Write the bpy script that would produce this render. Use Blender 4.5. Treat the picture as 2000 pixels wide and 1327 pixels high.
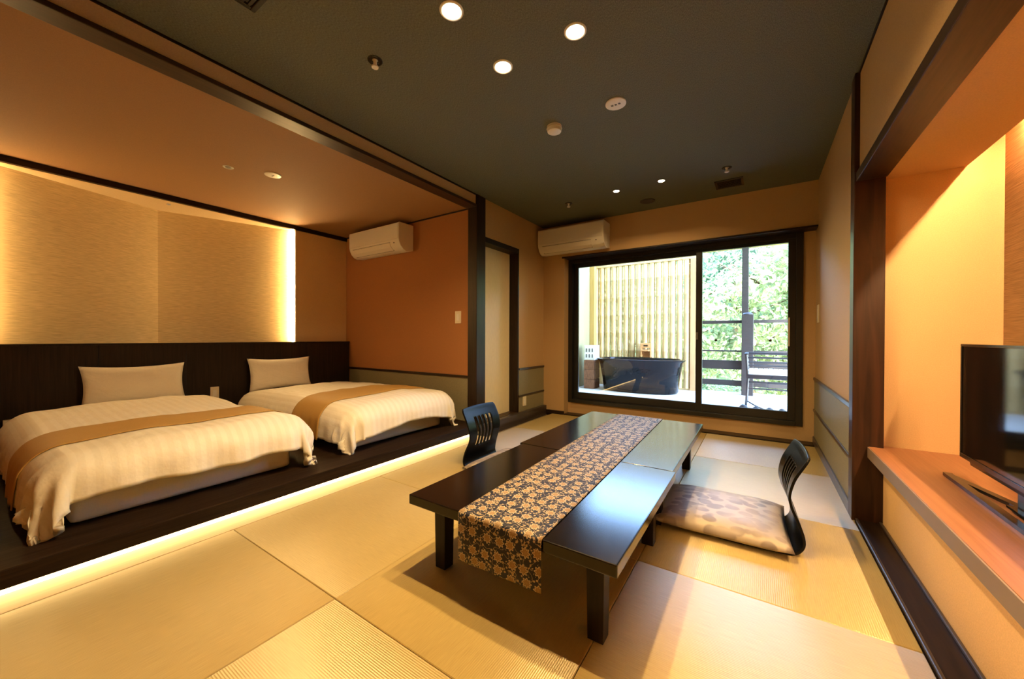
import bpy, bmesh, math, random
from mathutils import Vector, Matrix, noise
scene = bpy.context.scene
for o in list(bpy.data.objects): bpy.data.objects.remove(o)
COL = scene.collection
R = math.radians

# ------------------------------------------------------------------ camera
FPX, YAW, PITCH, ROLL = 728.7, 0.5846, -0.0060, 0.0030
F = Vector((-math.sin(YAW)*math.cos(PITCH), math.cos(YAW)*math.cos(PITCH), math.sin(PITCH)))
RT = Vector((math.cos(YAW), math.sin(YAW), 0)); UP = RT.cross(F)
RT = (RT*math.cos(ROLL) + UP*math.sin(ROLL)).normalized(); UP = RT.cross(F)
cam = bpy.data.cameras.new('camera'); camo = bpy.data.objects.new('camera', cam); COL.objects.link(camo)
cam.sensor_width = 36; cam.lens = FPX*36/2000; cam.clip_start = 0.02; cam.clip_end = 200
mw = Matrix((RT, UP, -F)).transposed().to_4x4(); mw.translation = (0, 0, 1); camo.matrix_world = mw
scene.camera = camo

# ------------------------------------------------------------------ world, sun, exposure
world = bpy.data.worlds.new('sky'); scene.world = world; world.use_nodes = True
wn = world.node_tree; wn.nodes.clear()
wo = wn.nodes.new('ShaderNodeOutputWorld'); bg = wn.nodes.new('ShaderNodeBackground'); sk = wn.nodes.new('ShaderNodeTexSky')
sk.sky_type = 'NISHITA'; sk.sun_disc = False; sk.sun_elevation = R(52); sk.sun_rotation = R(134); sk.altitude = 300; sk.ozone_density = 2.5; sk.dust_density = 0.4
bg.inputs['Strength'].default_value = 6.5
wn.links.new(sk.outputs[0], bg.inputs[0]); wn.links.new(bg.outputs[0], wo.inputs[0])
sun = bpy.data.lights.new('sun', 'SUN'); sun.energy = 30.0; sun.angle = R(0.6); sun.color = (1.0, 0.95, 0.86)
suno = bpy.data.objects.new('sun', sun); COL.objects.link(suno)
suno.rotation_euler = Vector((-0.45, 0.43, -0.78)).to_track_quat('-Z', 'Y').to_euler()
suno.location = (4, -4, 12)
scene.view_settings.view_transform = 'Standard'; scene.view_settings.look = 'None'
scene.view_settings.exposure = 0.2; scene.view_settings.gamma = 1.0; scene.view_settings.use_curve_mapping = False
scene.cycles.max_bounces = 10; scene.cycles.diffuse_bounces = 6; scene.cycles.glossy_bounces = 4
scene.cycles.transparent_max_bounces = 12; scene.cycles.sample_clamp_indirect = 6.0
scene.cycles.caustics_reflective = False; scene.cycles.caustics_refractive = False
WARM = (1.0, 0.655, 0.285)
DOWN_W, LED_ALC, LED_STEP, LED_NICHE = 19.0, 175.0, 10.0, 520.0

# ------------------------------------------------------------------ materials
def mat(name):
    m = bpy.data.materials.new(name); m.use_nodes = True
    nt = m.node_tree; b = nt.nodes['Principled BSDF']
    return m, nt, b
def N(nt, t, **k):
    n = nt.nodes.new(t)
    for a, v in k.items(): setattr(n, a, v)
    return n
def pos(nt, scale=(1, 1, 1), rot=(0, 0, 0), obj=False):
    if obj:
        c = N(nt, 'ShaderNodeTexCoord'); s = c.outputs['Object']
    else:
        c = N(nt, 'ShaderNodeNewGeometry'); s = c.outputs['Position']
    mp = N(nt, 'ShaderNodeMapping'); mp.inputs['Scale'].default_value = scale; mp.inputs['Rotation'].default_value = rot
    nt.links.new(s, mp.inputs['Vector']); return mp.outputs[0]
def ramp(nt, src, stops):
    r = N(nt, 'ShaderNodeValToRGB'); e = r.color_ramp.elements
    while len(e) < len(stops): e.new(0.5)
    for i, (p, c) in enumerate(stops): e[i].position = p; e[i].color = (*c, 1) if len(c) == 3 else c
    nt.links.new(src, r.inputs[0]); return r.outputs[0]
def bump(nt, b, h, strength, dist=0.002):
    n = N(nt, 'ShaderNodeBump'); n.inputs['Strength'].default_value = strength; n.inputs['Distance'].default_value = dist
    nt.links.new(h, n.inputs['Height']); nt.links.new(n.outputs[0], b.inputs['Normal'])
def sc(c, k): return tuple(min(1, x*k) for x in c)
def plain(name, c, rough=0.5, metal=0.0, coat=0.0, spec=0.5):
    m, nt, b = mat(name); b.inputs['Base Color'].default_value = (*c, 1)
    b.inputs['Roughness'].default_value = rough; b.inputs['Metallic'].default_value = metal
    b.inputs['Coat Weight'].default_value = coat; b.inputs['Coat Roughness'].default_value = 0.05
    b.inputs['Specular IOR Level'].default_value = spec; return m
def fabric(name, c, scale=(300, 300, 300), var=0.06, rough=0.85, bs=0.25, big=2.5, sheen=0.0):
    m, nt, b = mat(name); n = N(nt, 'ShaderNodeTexNoise'); n.inputs['Scale'].default_value = 1; n.inputs['Detail'].default_value = 3
    nt.links.new(pos(nt, scale), n.inputs['Vector'])
    col = ramp(nt, n.outputs[0], [(0.3, sc(c, 1-var*2)), (0.7, sc(c, 1+var))])
    nt.links.new(col, b.inputs['Base Color']); b.inputs['Roughness'].default_value = rough
    b.inputs['Specular IOR Level'].default_value = 0.25; b.inputs['Sheen Weight'].default_value = sheen
    bump(nt, b, n.outputs[0], bs); return m
def wood(name, c1, c2, scale=(3, 40, 40), rough=0.35, coat=0.0, spec=0.5, bs=0.08):
    m, nt, b = mat(name); n = N(nt, 'ShaderNodeTexNoise'); n.inputs['Scale'].default_value = 1
    n.inputs['Detail'].default_value = 5; n.inputs['Distortion'].default_value = 1.2
    nt.links.new(pos(nt, scale), n.inputs['Vector'])
    nt.links.new(ramp(nt, n.outputs[0], [(0.32, c1), (0.68, c2)]), b.inputs['Base Color'])
    b.inputs['Roughness'].default_value = rough; b.inputs['Coat Weight'].default_value = coat; b.inputs['Coat Roughness'].default_value = 0.1
    b.inputs['Specular IOR Level'].default_value = spec
    bump(nt, b, n.outputs[0], bs, 0.001); return m
def glow(name, c, strength):
    m, nt, b = mat(name); nt.nodes.remove(b); e = N(nt, 'ShaderNodeEmission'); e.inputs[0].default_value = (*c, 1); e.inputs[1].default_value = strength
    nt.links.new(e.outputs[0], nt.nodes['Material Output'].inputs[0]); return m

WALL = fabric('wallpaper_sand', (0.50, 0.335, 0.168), (260, 260, 260), 0.05, 0.8)
WALL_BED = fabric('wallpaper_terracotta', (0.385, 0.172, 0.066), (260, 260, 260), 0.05, 0.8)
WALL_PALE = fabric('wallpaper_pale', (0.72, 0.54, 0.31), (220, 220, 220), 0.04, 0.8)
BEDCEIL = fabric('bed_ceiling_paper', (0.31, 0.172, 0.078), (220, 220, 220), 0.05, 0.75)
NICHE = fabric('niche_paper', (0.69, 0.45, 0.225), (220, 220, 220), 0.04, 0.8)
NICHE_BACK = fabric('niche_woven_paper', (0.42, 0.26, 0.13), (40, 8, 330), 0.16, 0.8, 0.5)
SCREEN = fabric('alcove_woven_paper', (0.62, 0.46, 0.24), (40, 9, 300), 0.12, 0.7, 0.5)
CEIL = fabric('ceiling_woven_paper', (0.132, 0.146, 0.112), (320, 110, 320), 0.22, 0.75, 0.4)
PANEL = fabric('wainscot_grey_green', (0.235, 0.215, 0.135), (90, 90, 300), 0.08, 0.55, 0.2)
DARK = wood('dark_wood', (0.008, 0.0042, 0.0028), (0.020, 0.0105, 0.006), (60, 3, 60), 0.4, 0, 0.16)
DARKX = wood('dark_wood_across', (0.012, 0.007, 0.004), (0.030, 0.017, 0.010), (3, 60, 60), 0.36, 0, 0.25)
DARKV = wood('dark_wood_upright', (0.011, 0.006, 0.004), (0.030, 0.016, 0.009), (60, 60, 3), 0.36, 0, 0.25)
BEAM = wood('beam_wood', (0.022, 0.011, 0.006), (0.045, 0.023, 0.012), (50, 3, 50), 0.4, 0, 0.3)
PILLAR = wood('pillar_cedar', (0.016, 0.006, 0.003), (0.045, 0.016, 0.007), (22, 22, 1.6), 0.4, 0, 0.3)
HEADB = wood('headboard_wood', (0.009, 0.0055, 0.0035), (0.021, 0.013, 0.008), (90, 70, 2.2), 0.5, 0, 0.2)
PLAT = wood('platform_wood', (0.013, 0.007, 0.004), (0.030, 0.017, 0.010), (60, 2.5, 60), 0.6, 0, 0.06)
RAILW = wood('rail_wood', (0.030, 0.022, 0.018), (0.055, 0.042, 0.036), (40, 3, 40), 0.3)
COUNTER = wood('counter_top_wood', (0.26, 0.105, 0.046), (0.33, 0.142, 0.064), (90, 2.5, 90), 0.4)
FASCIA = plain('counter_fascia', (0.20, 0.145, 0.11), 0.45)
BORDER = wood('border_strip_wood', (0.60, 0.46, 0.25), (0.68, 0.54, 0.30), (60, 2, 60), 0.5)
LACQ = wood('table_lacquer', (0.003, 0.0022, 0.002), (0.007, 0.005, 0.004), (50, 3, 50), 0.17, 0.0, 0.5, 0.0)
LEGM = wood('table_leg_stain', (0.006, 0.0045, 0.004), (0.013, 0.009, 0.007), (50, 50, 3), 0.42, 0.0, 0.2, 0.04)
CHAIRW = plain('black_bentwood', (0.004, 0.004, 0.004), 0.26, 0, 0.0, 0.1)
ALU = plain('window_frame_black', (0.010, 0.010, 0.010), 0.35)
STEEL = plain('brushed_metal', (0.55, 0.55, 0.55), 0.3, 1.0)
WHITE = plain('white_plastic', (0.78, 0.76, 0.70), 0.35)
IVORY = plain('ivory_plastic', (0.72, 0.66, 0.52), 0.4)
GREYP = plain('grey_plastic', (0.12, 0.12, 0.12), 0.5)
BLACKP = plain('black_plastic', (0.012, 0.011, 0.010), 0.18)
GLOSSB = plain('tv_screen_glass', (0.004, 0.004, 0.004), 0.06, 0, 0, 0.6)
SHEET = fabric('white_sheet', (0.80, 0.78, 0.74), (150, 150, 150), 0.02, 0.9, 0.15)
PILLOWM = fabric('pillow_cotton', (0.83, 0.79, 0.70), (200, 200, 200), 0.02, 0.85, 0.15)
THROW = fabric('gold_throw', (0.47, 0.285, 0.085), (260, 260, 260), 0.06, 0.7, 0.25)
DOORP = fabric('sliding_door_paper', (0.74, 0.66, 0.46), (150, 150, 20), 0.03, 0.75)
BAMBOO = wood('bamboo_pole', (0.50, 0.34, 0.15), (0.62, 0.455, 0.22), (18, 18, 1.2), 0.45)
OUTWALL = plain('balcony_plaster', (0.24, 0.22, 0.11), 0.8)
POSTW = wood('ochre_post', (0.40, 0.25, 0.07), (0.50, 0.32, 0.10), (30, 30, 2), 0.5)
OUTDARK = wood('railing_dark_wood', (0.010, 0.007, 0.007), (0.022, 0.017, 0.017), (8, 40, 40), 0.5)
DECK = wood('deck_board', (0.50, 0.47, 0.43), (0.64, 0.61, 0.57), (3, 40, 40), 0.6)
STONE = fabric('dark_stone', (0.05, 0.05, 0.05), (30, 30, 30), 0.25, 0.6, 0.6)
BLOCK = fabric('brown_block', (0.22, 0.10, 0.055), (60, 60, 20), 0.18, 0.8, 0.5)
CYPRESS = wood('cypress_box', (0.55, 0.27, 0.10), (0.64, 0.35, 0.15), (3, 40, 40), 0.5)
WATER = plain('bath_water', (0.02, 0.03, 0.03), 0.03, 0, 0, 0.8)
BARK = fabric('bark', (0.10, 0.07, 0.04), (25, 25, 6), 0.3, 0.9, 0.6)
LED_S = glow('step_led', (1.0, 0.66, 0.26), LED_STEP)
LED_A = glow('alcove_led', (1.0, 0.66, 0.27), LED_ALC)
LED_A2 = glow('alcove_led_near', (1.0, 0.66, 0.27), LED_ALC*0.6)
LED_N = glow('niche_led', (1.0, 0.63, 0.29), LED_NICHE)
LAMP = glow('lamp_lens', (1.0, 0.82, 0.54), 16.0)

nt = PILLOWM.node_tree; b = nt.nodes['Principled BSDF']
n = N(nt, 'ShaderNodeTexNoise'); n.inputs['Scale'].default_value = 6; n.inputs['Detail'].default_value = 3; n.inputs['Distortion'].default_value = 0.8
nt.links.new(pos(nt, (1, 1, 2.2), (0.5, 0, 0)), n.inputs['Vector']); bump(nt, b, n.outputs[0], 0.45, 0.02)
# bath tub: black hammered glaze
TUBM, nt, b = mat('black_hammered_glaze'); b.inputs['Base Color'].default_value = (0.004, 0.004, 0.005, 1); b.inputs['Specular IOR Level'].default_value = 0.2; b.inputs['Roughness'].default_value = 0.12
n = N(nt, 'ShaderNodeTexVoronoi'); n.inputs['Scale'].default_value = 38; nt.links.new(pos(nt), n.inputs['Vector']); bump(nt, b, n.outputs[0], 0.15, 0.006)

# window glass: clear with a fresnel reflection
GLASS, nt, b = mat('window_glass'); nt.nodes.remove(b)
tr = N(nt, 'ShaderNodeBsdfTransparent'); gl = N(nt, 'ShaderNodeBsdfGlossy'); gl.inputs['Roughness'].default_value = 0.0
fr = N(nt, 'ShaderNodeFresnel'); fr.inputs[0].default_value = 1.5; mx = N(nt, 'ShaderNodeMixShader')
tr.inputs[0].default_value = (0.96, 0.98, 0.97, 1)
nt.links.new(fr.outputs[0], mx.inputs[0]); nt.links.new(tr.outputs[0], mx.inputs[1]); nt.links.new(gl.outputs[0], mx.inputs[2])
nt.links.new(mx.outputs[0], nt.nodes['Material Output'].inputs[0])

# tatami: rush strands along U, anisotropic sheen
TATAMI, nt, b = mat('tatami_rush')
uv = N(nt, 'ShaderNodeUVMap'); mp = N(nt, 'ShaderNodeMapping'); nt.links.new(uv.outputs[0], mp.inputs['Vector']); mp.inputs['Scale'].default_value = (14, 420, 1)
n = N(nt, 'ShaderNodeTexNoise'); n.inputs['Scale'].default_value = 1; n.inputs['Detail'].default_value = 2; nt.links.new(mp.outputs[0], n.inputs['Vector'])
n2 = N(nt, 'ShaderNodeTexNoise'); n2.inputs['Scale'].default_value = 3.0; n2.inputs['Detail'].default_value = 3; nt.links.new(uv.outputs[0], n2.inputs['Vector'])
c1 = ramp(nt, n.outputs[0], [(0.25, (0.36, 0.262, 0.094)), (0.75, (0.47, 0.360, 0.140))])
c2 = ramp(nt, n2.outputs[0], [(0.3, (0.90, 0.90, 0.90)), (0.7, (1, 1, 1))])
mm = N(nt, 'ShaderNodeMix', data_type='RGBA', blend_type='MULTIPLY'); mm.inputs[0].default_value = 1
nt.links.new(c1, mm.inputs[6]); nt.links.new(c2, mm.inputs[7]); nt.links.new(mm.outputs[2], b.inputs['Base Color'])
w = N(nt, 'ShaderNodeTexWave', wave_type='BANDS', bands_direction='Y'); w.inputs['Scale'].default_value = 46; nt.links.new(uv.outputs[0], w.inputs['Vector'])
b.inputs['Roughness'].default_value = 0.38; b.inputs['Anisotropic'].default_value = 0.95; b.inputs['IOR'].default_value = 1.7; b.inputs['Specular IOR Level'].default_value = 1.0; b.inputs['Specular Tint'].default_value = (1, 0.95, 0.80, 1)
tg = N(nt, 'ShaderNodeTangent', direction_type='UV_MAP'); nt.links.new(tg.outputs[0], b.inputs['Tangent'])
bump(nt, b, w.outputs[1], 0.22, 0.0008)

# duvet: white satin stripe along V
DUVET, nt, b = mat('striped_duvet'); uv = N(nt, 'ShaderNodeUVMap')
w = N(nt, 'ShaderNodeTexWave', wave_type='BANDS', bands_direction='X'); w.inputs['Scale'].default_value = 6.2; nt.links.new(uv.outputs[0], w.inputs['Vector'])
st = ramp(nt, w.outputs[1], [(0.42, (0.815, 0.77, 0.68)), (0.58, (0.855, 0.815, 0.73))])
nt.links.new(st, b.inputs['Base Color']); rr = ramp(nt, w.outputs[1], [(0.45, (0.85,)*3), (0.55, (0.45,)*3)]); nt.links.new(rr, b.inputs['Roughness'])
b.inputs['Specular IOR Level'].default_value = 0.3
n = N(nt, 'ShaderNodeTexNoise'); n.inputs['Scale'].default_value = 9; n.inputs['Detail'].default_value = 4; nt.links.new(pos(nt), n.inputs['Vector']); bump(nt, b, n.outputs[0], 0.45, 0.018)

# brocade runner: gold flowers and curls on navy
RUNNER, nt, b = mat('navy_gold_brocade'); uv = N(nt, 'ShaderNodeUVMap')
def math_(op, a, c=None):
    m_ = N(nt, 'ShaderNodeMath', operation=op)
    if isinstance(a, (int, float)): m_.inputs[0].default_value = a
    else: nt.links.new(a, m_.inputs[0])
    if c is not None:
        if isinstance(c, (int, float)): m_.inputs[1].default_value = c
        else: nt.links.new(c, m_.inputs[1])
    return m_.outputs[0]
def vmath(op, a, c):
    m_ = N(nt, 'ShaderNodeVectorMath', operation=op); nt.links.new(a, m_.inputs[0])
    if isinstance(c, tuple): m_.inputs[1].default_value = c
    else: nt.links.new(c, m_.inputs[1])
    return m_.outputs[0]
def flowers(scale, rand, off):
    p = vmath('ADD', vmath('MULTIPLY', uv.outputs[0], (scale, scale, scale)), off)
    v = N(nt, 'ShaderNodeTexVoronoi', voronoi_dimensions='2D'); v.inputs['Scale'].default_value = 1; v.inputs['Randomness'].default_value = rand
    nt.links.new(p, v.inputs['Vector']); d = vmath('SUBTRACT', p, v.outputs['Position'])
    s = N(nt, 'ShaderNodeSeparateXYZ'); nt.links.new(d, s.inputs[0])
    ang = math_('ARCTAN2', s.outputs[1], s.outputs[0])
    pet = math_('MULTIPLY', math_('COSINE', math_('MULTIPLY', ang, 8)), 0.055)
    return v, ang, math_('SUBTRACT', v.outputs['Distance'], pet)
v1, a1, r1 = flowers(17.5, 0.45, (0, 0, 0))
navy, gold, pale, rust = (0.007, 0.010, 0.026), (0.29, 0.20, 0.10), (0.46, 0.38, 0.26), (0.15, 0.075, 0.035)
fl = ramp(nt, r1, [(0.0, gold), (0.08, rust), (0.12, gold), (0.19, rust), (0.22, pale), (0.27, pale), (0.30, navy)])
for e in fl.node.color_ramp.elements: pass
fl.node.color_ramp.interpolation = 'CONSTANT'
v2 = N(nt, 'ShaderNodeTexNoise', noise_dimensions='2D'); v2.inputs['Scale'].default_value = 34; v2.inputs['Detail'].default_value = 1.0
nt.links.new(uv.outputs[0], v2.inputs['Vector'])
cu = math_('ABSOLUTE', math_('SUBTRACT', v2.outputs[0], 0.5))
cu2 = math_('LESS_THAN', cu, 0.017); far = math_('GREATER_THAN', r1, 0.34)
v3 = N(nt, 'ShaderNodeTexVoronoi', voronoi_dimensions='2D'); v3.inputs['Scale'].default_value = 47; nt.links.new(uv.outputs[0], v3.inputs['Vector'])
dots = math_('MULTIPLY', math_('LESS_THAN', v3.outputs['Distance'], 0.20), math_('GREATER_THAN', r1, 0.40))
mk = math_('MAXIMUM', math_('MULTIPLY', cu2, far), dots)
mm = N(nt, 'ShaderNodeMix', data_type='RGBA'); nt.links.new(mk, mm.inputs[0]); nt.links.new(fl, mm.inputs[6]); mm.inputs[7].default_value = (0.36, 0.28, 0.17, 1)
nt.links.new(mm.outputs[2], b.inputs['Base Color']); b.inputs['Roughness'].default_value = 0.6; b.inputs['Specular IOR Level'].default_value = 0.3

# cushion: pale cloth with soft leaf blotches
CUSH, nt, b = mat('leaf_print_cushion')
v = N(nt, 'ShaderNodeTexVoronoi', feature='SMOOTH_F1'); v.inputs['Scale'].default_value = 1; v.inputs['Smoothness'].default_value = 0.15
nt.links.new(pos(nt, (15, 21, 5), (0, 0, 0.5), True), v.inputs['Vector'])
c1 = ramp(nt, v.outputs['Distance'], [(0.46, (0.165, 0.135, 0.125)), (0.58, (0.37, 0.315, 0.25))])
n = N(nt, 'ShaderNodeTexNoise'); n.inputs['Scale'].default_value = 7; nt.links.new(pos(nt, obj=True), n.inputs['Vector'])
mm = N(nt, 'ShaderNodeMix', data_type='RGBA'); f_ = ramp(nt, n.outputs[0], [(0.42, (0.15,)*3), (0.62, (0.75,)*3)]); nt.links.new(f_, mm.inputs[0])
nt.links.new(c1, mm.inputs[6]); mm.inputs[7].default_value = (0.30, 0.255, 0.215, 1); nt.links.new(mm.outputs[2], b.inputs['Base Color'])
b.inputs['Roughness'].default_value = 0.5; b.inputs['Specular IOR Level'].default_value = 0.5; b.inputs['Sheen Weight'].default_value = 0.0

def leafmat(name, c1, c2):
    m, nt, b = mat(name); n = N(nt, 'ShaderNodeTexNoise'); n.inputs['Scale'].default_value = 2.2; n.inputs['Detail'].default_value = 4
    nt.links.new(pos(nt), n.inputs['Vector']); nt.links.new(ramp(nt, n.outputs[0], [(0.35, c1), (0.65, c2)]), b.inputs['Base Color'])
    b.inputs['Roughness'].default_value = 0.5; b.inputs['Subsurface Weight'].default_value = 0.0
    t = N(nt, 'ShaderNodeBsdfTranslucent'); nt.links.new(b.inputs['Base Color'].links[0].from_socket, t.inputs[0])
    x = N(nt, 'ShaderNodeMixShader'); x.inputs[0].default_value = 0.4
    nt.links.new(b.outputs[0], x.inputs[1]); nt.links.new(t.outputs[0], x.inputs[2]); nt.links.new(x.outputs[0], nt.nodes['Material Output'].inputs[0]); return m
LEAF1 = leafmat('bright_leaves', (0.19, 0.24, 0.10), (0.45, 0.50, 0.26))
LEAF2 = leafmat('cool_leaves', (0.07, 0.135, 0.08), (0.21, 0.29, 0.165))
SLOPE = fabric('mossy_slope', (0.20, 0.28, 0.09), (5, 5, 5), 0.45, 0.9, 1.0)

# ------------------------------------------------------------------ object helpers
WORG = {}
def tag(o, label=None, cat=None, group=None, kind=None):
    if label: o['label'] = label
    if cat: o['category'] = cat
    if group: o['group'] = group
    if kind: o['kind'] = kind
    return o
def empty(name, loc, label, cat, group=None, kind=None):
    o = bpy.data.objects.new(name, None); COL.objects.link(o); o.location = loc; o.empty_display_size = 0.1
    WORG[o.name] = Vector(loc); return tag(o, label, cat, group, kind)
def finish(bm, name, m, parent=None, smooth=12, origin=None, uvf=None):
    """link the bmesh (world coordinates) as one object with its origin at its base"""
    bmesh.ops.recalc_face_normals(bm, faces=bm.faces)
    xs = [v.co.x for v in bm.verts]; ys = [v.co.y for v in bm.verts]; zs = [v.co.z for v in bm.verts]
    o3 = Vector(origin) if origin else Vector(((min(xs)+max(xs))/2, (min(ys)+max(ys))/2, min(zs)))
    if uvf:
        L = bm.loops.layers.uv.verify()
        for f in bm.faces:
            for l in f.loops: l[L].uv = uvf(l.vert.co)
    for v in bm.verts: v.co -= o3
    me = bpy.data.meshes.new(name); bm.to_mesh(me); bm.free(); me.materials.append(m)
    if smooth:
        me.shade_smooth(); me.set_sharp_from_angle(angle=R(smooth))
    o = bpy.data.objects.new(name, me); COL.objects.link(o)
    if parent: o.parent = parent; o.location = o3 - WORG[parent.name]
    else: o.location = o3
    WORG[o.name] = o3; return o
def addbox(bm, x0, x1, y0, y1, z0, z1, bev=0.0, seg=2):
    vs = [bm.verts.new(p) for p in ((x0,y0,z0),(x1,y0,z0),(x1,y1,z0),(x0,y1,z0),(x0,y0,z1),(x1,y0,z1),(x1,y1,z1),(x0,y1,z1))]
    fs = [bm.faces.new([vs[i] for i in q]) for q in ((0,3,2,1),(4,5,6,7),(0,1,5,4),(1,2,6,5),(2,3,7,6),(3,0,4,7))]
    if bev:
        es = list({e for f in fs for e in f.edges})
        bmesh.ops.bevel(bm, geom=es, offset=bev, segments=seg, affect='EDGES', profile=0.6)
def box(name, x0, x1, y0, y1, z0, z1, m, parent=None, bev=0.0, seg=2, **k):
    k.setdefault('smooth', 0)
    bm = bmesh.new(); addbox(bm, min(x0,x1), max(x0,x1), min(y0,y1), max(y0,y1), min(z0,z1), max(z0,z1), bev, seg)
    return finish(bm, name, m, parent, **k)
def struct(name, x0, x1, y0, y1, z0, z1, m, label, cat, bev=0.0):
    return tag(box(name, x0, x1, y0, y1, z0, z1, m, None, bev), label, cat, kind='structure')
def lathe(bm, c, prof, seg=32, axis='z'):
    """prof: list of (r, h) from bottom to top around c"""
    rings = []
    for r, h in prof:
        ring = []
        for i in range(seg):
            a = 2*math.pi*i/seg; p = (r*math.cos(a), r*math.sin(a), h)
            ring.append(bm.verts.new(Vector(c) + Vector(p)))
        rings.append(ring)
    for A, B in zip(rings, rings[1:]):
        for i in range(seg): bm.faces.new((A[i], A[(i+1) % seg], B[(i+1) % seg], B[i]))
    bm.faces.new(rings[0][::-1]); bm.faces.new(rings[-1])
def rod(bm, p, q, r, seg=10, r2=None):
    p, q = Vector(p), Vector(q); d = (q-p).normalized(); a = d.orthogonal().normalized(); c = d.cross(a); r2 = r if r2 is None else r2
    A = [bm.verts.new(p + (a*math.cos(t) + c*math.sin(t))*r) for t in [2*math.pi*i/seg for i in range(seg)]]
    B = [bm.verts.new(q + (a*math.cos(t) + c*math.sin(t))*r2) for t in [2*math.pi*i/seg for i in range(seg)]]
    for i in range(seg): bm.faces.new((A[i], A[(i+1) % seg], B[(i+1) % seg], B[i]))
    bm.faces.new(A[::-1]); bm.faces.new(B)
def prism(name, poly, axis, a0, a1, m, parent=None, bev=0.0, **k):
    """poly of 2-D points extruded along axis x or y between a0 and a1; poly given in the other two coordinates"""
    bm = bmesh.new()
    def P(u, v, t): return (t, u, v) if axis == 'x' else ((u, t, v) if axis == 'y' else (u, v, t))
    A = [bm.verts.new(P(u, v, a0)) for u, v in poly]; B = [bm.verts.new(P(u, v, a1)) for u, v in poly]; n = len(poly)
    for i in range(n): bm.faces.new((A[i], A[(i+1) % n], B[(i+1) % n], B[i]))
    f1 = bm.faces.new(A[::-1]); f2 = bm.faces.new(B)
    if bev: bmesh.ops.bevel(bm, geom=list(set(f1.edges) | set(f2.edges)), offset=bev, segments=2, affect='EDGES')
    return finish(bm, name, m, parent, **k)

# ------------------------------------------------------------------ the setting: floor
YB, ZC = -1.87, 2.45
floor = struct('floor', -2.43, 0.60, YB, 4.55, -0.09, -0.031, plain('subfloor', (0.20, 0.15, 0.08), 0.9), 'floor laid with square tatami mats in a checkerboard', 'floor')
gx = [-2.262, -1.343, -0.449, 0.443]; gy = [YB] + [0.8116 + k*0.8938 for k in range(-3, 5)]
gy = [g for g in gy if g >= YB]
mats = {}
for i in range(3):
    for j in range(len(gy)-1):
        row = j - (len(gy)-1) + 5          # row 5 is the row at the window
        x0, x1, y0, y1 = gx[i]+.0009, gx[i+1]-.0009, gy[j]+.0009, gy[j+1]-.0009
        odd = (i + 1 + row) % 2 == 1
        off = (i*1.7, j*2.3)
        box('tatami_mat', x0, x1, y0, y1, -0.03, 0.0 if not odd else 0.0002, TATAMI, floor, 0.0025, 1,
            uvf=(lambda c, o=off, q=odd: (c.x+o[0], c.y+o[1]) if not q else (c.y+o[1], -c.x+o[0])))
struct('trim_1', -2.44, -2.2635, YB, 2.97, -0.05, 0.001, BORDER, 'pale wooden border strip beside the lit step', 'floor trim')
# dark sill board in front of the niche, with two raised edges
sill = struct('trim_2', 0.445, 0.560, YB, 2.74, -0.05, 0.010, DARK, 'dark wooden sill board along the foot of the counter', 'sill', 0.002)
box('edge_bead', 0.445, 0.457, YB, 2.74, 0.010, 0.016, RAILW, sill, 0.003)
box('edge_bead', 0.540, 0.553, YB, 2.74, 0.010, 0.020, RAILW, sill, 0.004)
struct('trim_3', -2.36, 0.44, 4.389, 4.53, -0.05, 0.012, DARKX, 'dark floor board under the window', 'floor trim', 0.002)

# right wall beyond the pillar, with wainscot
wr = struct('wall_right', 0.447, 0.60, 2.83, 4.64, 0.0, ZC, WALL, 'sand coloured right wall with grey green wainscot', 'wall')
for z0, z1 in ((0.068, 0.306), (0.330, 0.602)): box('wainscot_panel', 0.440, 0.447, 2.83, 4.53, z0, z1, PANEL, wr, 0.001)
for z0, z1 in ((0.306, 0.330), (0.602, 0.628)): box('wainscot_rail', 0.432, 0.447, 2.83, 4.53, z0, z1, RAILW, wr, 0.003)
struct('baseboard_right', 0.430, 0.447, 2.83, 4.53, 0.0, 0.068, RAILW, 'dark baseboard under the right wainscot', 'baseboard', 0.003)
struct('trim_4', 0.430, 0.557, 2.74, 2.835, 0.0, ZC, PILLAR, 'dark cedar pillar at the end of the niche', 'pillar', 0.004)
# wall and beam over the niche
struct('wall_over_niche', 0.452, 0.560, YB, 2.74, 1.90, ZC, WALL, 'sand coloured wall hanging over the niche beam', 'wall')
beam = struct('trim_5', 0.437, 0.562, YB, 2.74, 1.855, 1.905, BEAM, 'dark wooden beam over the niche', 'beam', 0.004)
# niche
struct('wall_niche_end', 0.557, 1.00, 2.80, 2.88, 0.0, 2.22, NICHE, 'glowing orange end wall of the niche', 'wall')
struct('wall_niche_back', 0.98, 1.06, YB, 2.80, 0.0, 2.22, NICHE_BACK, 'brown woven back wall of the niche', 'wall')
struct('ceiling_niche', 0.562, 0.857, YB, 2.80, 1.858, 1.882, NICHE, 'orange lowered ceiling of the niche', 'ceiling')
struct('ceiling_niche_trough', 0.562, 0.98, YB, 2.80, 2.20, 2.24, NICHE, 'top of the light trough above the niche', 'ceiling')
struct('wall_niche_front', 0.556, 0.585, YB, 2.80, 0.0, 0.355, NICHE, 'beige panel under the counter', 'wall')
struct('wall_outer_right', 1.06, 1.20, YB, 4.70, 0.0, 2.7, WALL, 'outer wall behind the niche', 'wall')
led = tag(box('niche_light_strip', 0.938, 0.950, YB+.1, 2.60, 1.990, 2.002, LED_N), 'warm light strip hidden above the niche ceiling', 'light')
ct = empty('tv_counter', (0.73, 0.5, 0.0), 'long red brown wooden counter in the niche', 'counter')
box('worktop', 0.497, 0.979, YB, 2.799, 0.357, 0.415, COUNTER, ct, 0.002)
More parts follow.
